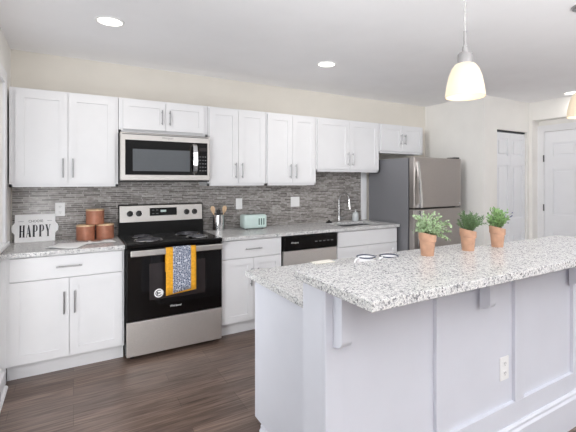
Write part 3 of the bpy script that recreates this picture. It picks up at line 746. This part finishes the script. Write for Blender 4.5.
TXa, TXb, TYa, TYb = 46.1, 56.2, -9.0, -3.0
t = thing('toaster', 'mint green toaster on the granite counter', 'toaster', ((TXa + TXb) / 2, -6, 36))
bm = nb(); box(bm, TXa, TXb, TYa, TYb, 36.3, 42.0, 1.0, 5); obj('body', bm, 'mint', t, True)
for fx in (TXa + 1.6, TXb - 1.6):
    for fy in (TYa + 1.4, TYb - 1.4): obj('foot', tube(nb(), [(fx, fy, 36), (fx, fy, 36.5)], .4, 10), 'dark_plastic', t)
for fy in (-7.4, -5.4): obj('slot', box(nb(), TXa + 1.8, TXb - 1.8, fy, fy + .9, 41.95, 42.03), 'dark_plastic', t)
pl = obj('panel', box(nb(), TXb - 4.4, TXb - 1.1, TYa - .08, TYa + .1, 37.2, 41.0, .04), 'mint_pale', t)
for k in range(3): obj('dark_bar', box(nb(), TXb - 4.0 + k * 1.05, TXb - 3.45 + k * 1.05, TYa - .14, TYa - .05, 37.7, 40.4, .05), 'mint_dark', pl)

# ------------------------------------------------------------------ things on the island
def mug(x, y, label):
    t = thing('enamel_mug', label, 'mug', (x, y, 36), 'white mugs on the island')
    R = 2.12; H = 2.75
    obj('cup', lathe(nb(), [(0, .12), (R - .2, .12), (R - .1, .3), (R - .1, H - .05), (R, H - .05), (R, .3), (R - .2, 0), (0, 0)], x, y, 36.01, 32), 'enamel', t, True)
    obj('rim', tube(nb(), [(x + (R - .03) * math.cos(a), y + (R - .03) * math.sin(a), 36 + H) for a in [2 * PI * i / 36 for i in range(37)]], .15, 8, False), 'navy', t, True, label='dark navy rim')
    obj('handle', tube(nb(), [(x - R * .95, y - .2, 36.01 + 2.7), (x - R - .9, y - .3, 36.01 + 2.6), (x - R - 1.3, y - .35, 36.01 + 1.8), (x - R - .9, y - .3, 36.01 + .9), (x - R * .95, y - .2, 36.01 + .7)], .22, 8), 'enamel', t, True)
mug(43.4, -90.0, 'white enamel mug with navy rim next to the pink cloth')
mug(48.4, -92.1, 'white enamel mug with navy rim, the one nearer the refrigerator')
o = obj('cloth_napkin', warped(nb(), [(38.0, -90.5), (41.0, -91.5), (42.0, -88.2), (39.2, -86.6)], 10, .5, 36.2, 2), 'pink', None, True)
tag(o, 'pale pink cloth napkin on the lower island counter beside the mugs', 'napkin'); md = o.modifiers.new('thickness', 'SOLIDIFY'); md.thickness = .3 * S
t = thing('cutting_board', 'thin cream cutting board lying on the lower island counter', 'cutting board', (39.5, -82, 36))
bm = nb(); box(bm, 35.9, 41.4, -80.6, -78.0, 36.02, 36.3, .1); obj('board', bm, 'cream', t)

def leaf(bm, p, d, L, W, curl=.25):
    d = d.normalized(); s_ = d.cross(Vector((random.uniform(-1, 1), random.uniform(-1, 1), random.uniform(-.4, 1)))).normalized(); n = s_.cross(d)
    a = bm.verts.new(p); m1 = bm.verts.new(p + d * L * .5 + s_ * W / 2 + n * L * .06); m2 = bm.verts.new(p + d * L * .5 - s_ * W / 2 + n * L * .06); c = bm.verts.new(p + d * L * .5); e = bm.verts.new(p + d * L - n * L * curl * .3)
    bm.faces.new((a, m1, c)); bm.faces.new((a, c, m2)); bm.faces.new((m1, e, c)); bm.faces.new((c, e, m2))
def pot(x, y, label, kind):
    t = thing('potted_herb', label, 'potted plant', (x, y, ZB), 'terracotta herb pots on the bar')
    z = ZB + .01; H = 4.1
    def slope(bm):      # the rims of these pots are cut on a slant
        for v in bm.verts: v.co.z -= .24 * (Vector((v.co.x - x, v.co.y - y, 0)).dot(Vector((.85, -.52, 0)))) * max(0, (v.co.z - z) / H) ** 1.5
        return bm
    obj('pot', slope(lathe(nb(), [(0, .3), (.95, .3), (1.32, H - .5), (1.38, H), (1.62, H), (1.58, H - 1.35), (1.42, H - 1.45), (1.15, 0), (0, 0)], x, y, z, 30)), 'terracotta', t, True, label='small terracotta pot with thick slanted rim')
    obj('soil', slope(lathe(nb(), [(0, H - .25), (1.3, H - .35), (1.33, H - .6), (0, H - .7)], x, y, z, 20)), 'soil', t, True)
    rnd = random.Random({'round': 3, 'spiky': 5, 'berry': 11}[kind]); top = z + H - .3
    fb, sb = nb(), nb()
    def rv(s): return Vector((rnd.uniform(-s, s), rnd.uniform(-s, s), rnd.uniform(-s, s)))
    if kind == 'round':
        # stems toward a wide crown that spills to the right
        for k in range(66):
            a = rnd.uniform(0, 2 * PI); rr = rnd.uniform(.2, 1) ** .6
            e = Vector((x + math.cos(a) * rr * 3.1 + .2, y + math.sin(a) * rr * 2.4, top + rnd.uniform(.9, 4.8) * (1.12 - .45 * rr)))
            if k % 5 == 0: e = Vector((x + rnd.uniform(2.2, 5.0), y - rnd.uniform(.6, 1.6), top + rnd.uniform(-1.2, 2.4)))
            b0 = Vector((x + math.cos(a) * .7 * rr, y + math.sin(a) * .7 * rr, top))
            c0 = (b0 + e) / 2 + Vector((0, 0, .9)); pp = [b0 * (1 - s) ** 2 + c0 * 2 * s * (1 - s) + e * s * s for s in [i / 7 for i in range(8)]]
            tube(sb, pp, .035, 5)
            for s in range(2, 8):
                for q in range(3): leaf(fb, pp[s] + rv(.22), (pp[s] - pp[s - 1]).normalized() * .6 + rv(1.0), rnd.uniform(.34, .56), rnd.uniform(.26, .4))
        m_ = 'leaf_pale'
    elif kind == 'spiky':
        for k in range(56):
            a = rnd.uniform(0, 2 * PI); rr = rnd.uniform(.1, 1) ** .7
            e = Vector((x + math.cos(a) * rr * 2.3, y + math.sin(a) * rr * 1.9, top + rnd.uniform(1.2, 4.0) * (1.1 - .35 * rr)))
            if k % 9 == 0: e = Vector((x + rnd.uniform(2.6, 4.6), y + rnd.uniform(-1.2, .2), top + rnd.uniform(1.0, 2.8)))
            b0 = Vector((x + math.cos(a) * .8 * rr, y + math.sin(a) * .8 * rr, top)); pp = [b0.lerp(e, i / 9) + Vector((0, 0, .25 * math.sin(PI * i / 9))) for i in range(10)]
            tube(sb, pp, .04, 5)
            d = (e - b0).normalized()
            for s in range(1, 10):
                for q in range(5): leaf(fb, pp[s] + rv(.06), d * 1.0 + rv(.8), rnd.uniform(.5, .8), .13, .1)
        m_ = 'leaf_dark'
    else:
        for k in range(38):
            a = rnd.uniform(0, 2 * PI); rr = rnd.uniform(.15, 1) ** .7
            e = Vector((x + math.cos(a) * rr * 2.4, y + math.sin(a) * rr * 2.0, top + rnd.uniform(1.2, 4.9) * (1.1 - .35 * rr)))
            if math.cos(a) > .4: e.z -= .5
            b0 = Vector((x + math.cos(a) * .7 * rr, y + math.sin(a) * .7 * rr, top)); pp = [b0.lerp(e, i / 7) + Vector((0, 0, .3 * math.sin(PI * i / 7))) for i in range(8)]
            tube(sb, pp, .04, 5)
            for s in range(2, 8):
                for q in range(3): leaf(fb, pp[s] + rv(.2), (e - b0).normalized() * .8 + rv(.9), rnd.uniform(.5, .85), rnd.uniform(.28, .42))
        m_ = 'leaf_bright'
        bb = nb()
        for k in range(16):
            e = Vector((x + rnd.uniform(1.4, 4.6), y + rnd.uniform(-1.4, .8), top + rnd.uniform(.3, 3.6)))
            b0 = Vector((x + rnd.uniform(.1, .7), y + rnd.uniform(-.5, .5), top)); tube(sb, [b0, (b0 + e) / 2 + Vector((0, 0, .6)), e], .03, 5)
            bmesh.ops.create_icosphere(bb, subdivisions=1, radius=.15, matrix=Matrix.Translation(e))
        obj('berries', bb, 'berry', t, True, label='tiny blue berries')
    fo = obj('foliage', fb, m_, t)
    obj('stems', sb, 'stem', fo)
    return t
pot(43.1, -108.4, 'terracotta pot of pale round-leaved herb, nearest the mugs', 'round')
pot(54.1, -108.9, 'terracotta pot of dark spiky rosemary, the middle of three', 'spiky')
pot(63.1, -109.3, 'terracotta pot of bright leafy herb with blue berries, nearest the white doors', 'berry')

# ------------------------------------------------------------------ lamps
def pendant(x, y, label):
    t = thing('pendant_lamp', label, 'pendant lamp', (x, y, 71.5), 'pendant lamps over the bar')
    z = 71.5
    prof = [(3.58, 0), (3.52, .9), (3.3, 2.3), (2.95, 3.9), (2.45, 5.2), (1.85, 6.0), (1.4, 6.2)]
    inner = [(r - .14, zz - .02) for r, zz in prof[::-1]]
    obj('lamp_shade', lathe(nb(), prof + inner + [prof[0]], x, y, z, 36), 'lamp_glass', t, True)
    obj('socket', lathe(nb(), [(0, 6.0), (1.35, 6.0), (1.35, 7.9), (1.1, 8.2), (.55, 8.35), (.45, 9.4), (.28, 9.5), (.28, 12.3), (0, 12.3)], x, y, z, 24), 'satin_metal', t, True)
    zz = z + 12.2; n = 40
    pts = [(x + .09 * math.cos(k * 1.3), y + .09 * math.sin(k * 1.3), zz + (ZC - .6 - zz) * k / n) for k in range(n + 1)]
    obj('cord', tube(nb(), pts, .13, 6), 'cord', t, True)
    obj('canopy', lathe(nb(), [(0, 0), (1.2, .05), (2.4, .5), (2.6, 1.0), (0, 1.0)], x, y, ZC - 1.02, 28), 'nickel', t, True)
    d = bpy.data.lights.new('bulb', 'POINT'); d.energy = PENDANT_POWER; d.color = (1, .88, .7); d.shadow_soft_size = 1.2 * S
    o = bpy.data.objects.new('bulb', d); C.objects.link(o); o.parent = t; o.location = (0, 0, 2.2 * S)
pendant(49.2, -112.0, 'frosted glass pendant lamp hanging above the potted herbs')
pendant(92.8, -112.5, 'frosted glass pendant lamp before the entry door, partly cut off')
def can(x, y, label, power=1.0):
    t = thing('recessed_light', label, 'ceiling light', (x, y, ZC), 'recessed ceiling lights')
    obj('trim_ring', lathe(nb(), [(2.9, -.02), (3.6, -.02), (3.55, -.2), (3.0, -.28), (2.9, -.02)], x, y, ZC, 36), 'plate', t, True)
    obj('lens', lathe(nb(), [(0, -.06), (2.9, -.06), (2.9, -.16), (0, -.16)], x, y, ZC, 36), 'lamp_disc', t)
    a = area('can_light', (0, 0, 0), (0, 0, 0), 5.4, 5.4, CAN_POWER * power, (1, .95, .88), 'DISK'); a.parent = t; a.location = (0, 0, -.35 * S)
can(-4.7, -42.0, 'round recessed ceiling light above the stove side of the aisle')
can(65.5, -40.0, 'round recessed ceiling light in the middle of the ceiling, left of the pendant')
can(191.5, -63.0, 'round recessed ceiling light close to the entry door', 0.3)
# floor register at the left wall
t = thing('air_register', 'low white air register with dark grille on the left baseboard', 'register', (XL + 1.5, -48, 1))
obj('cover', box(nb(), XL + 1.25, XL + 2.3, -56, -40.0, 1.2, 6.0, .15), 'plate', t)
obj('grille', box(nb(), XL + 2.25, XL + 2.36, -55.4, -40.6, 3.4, 5.6), 'vent_dark', t)
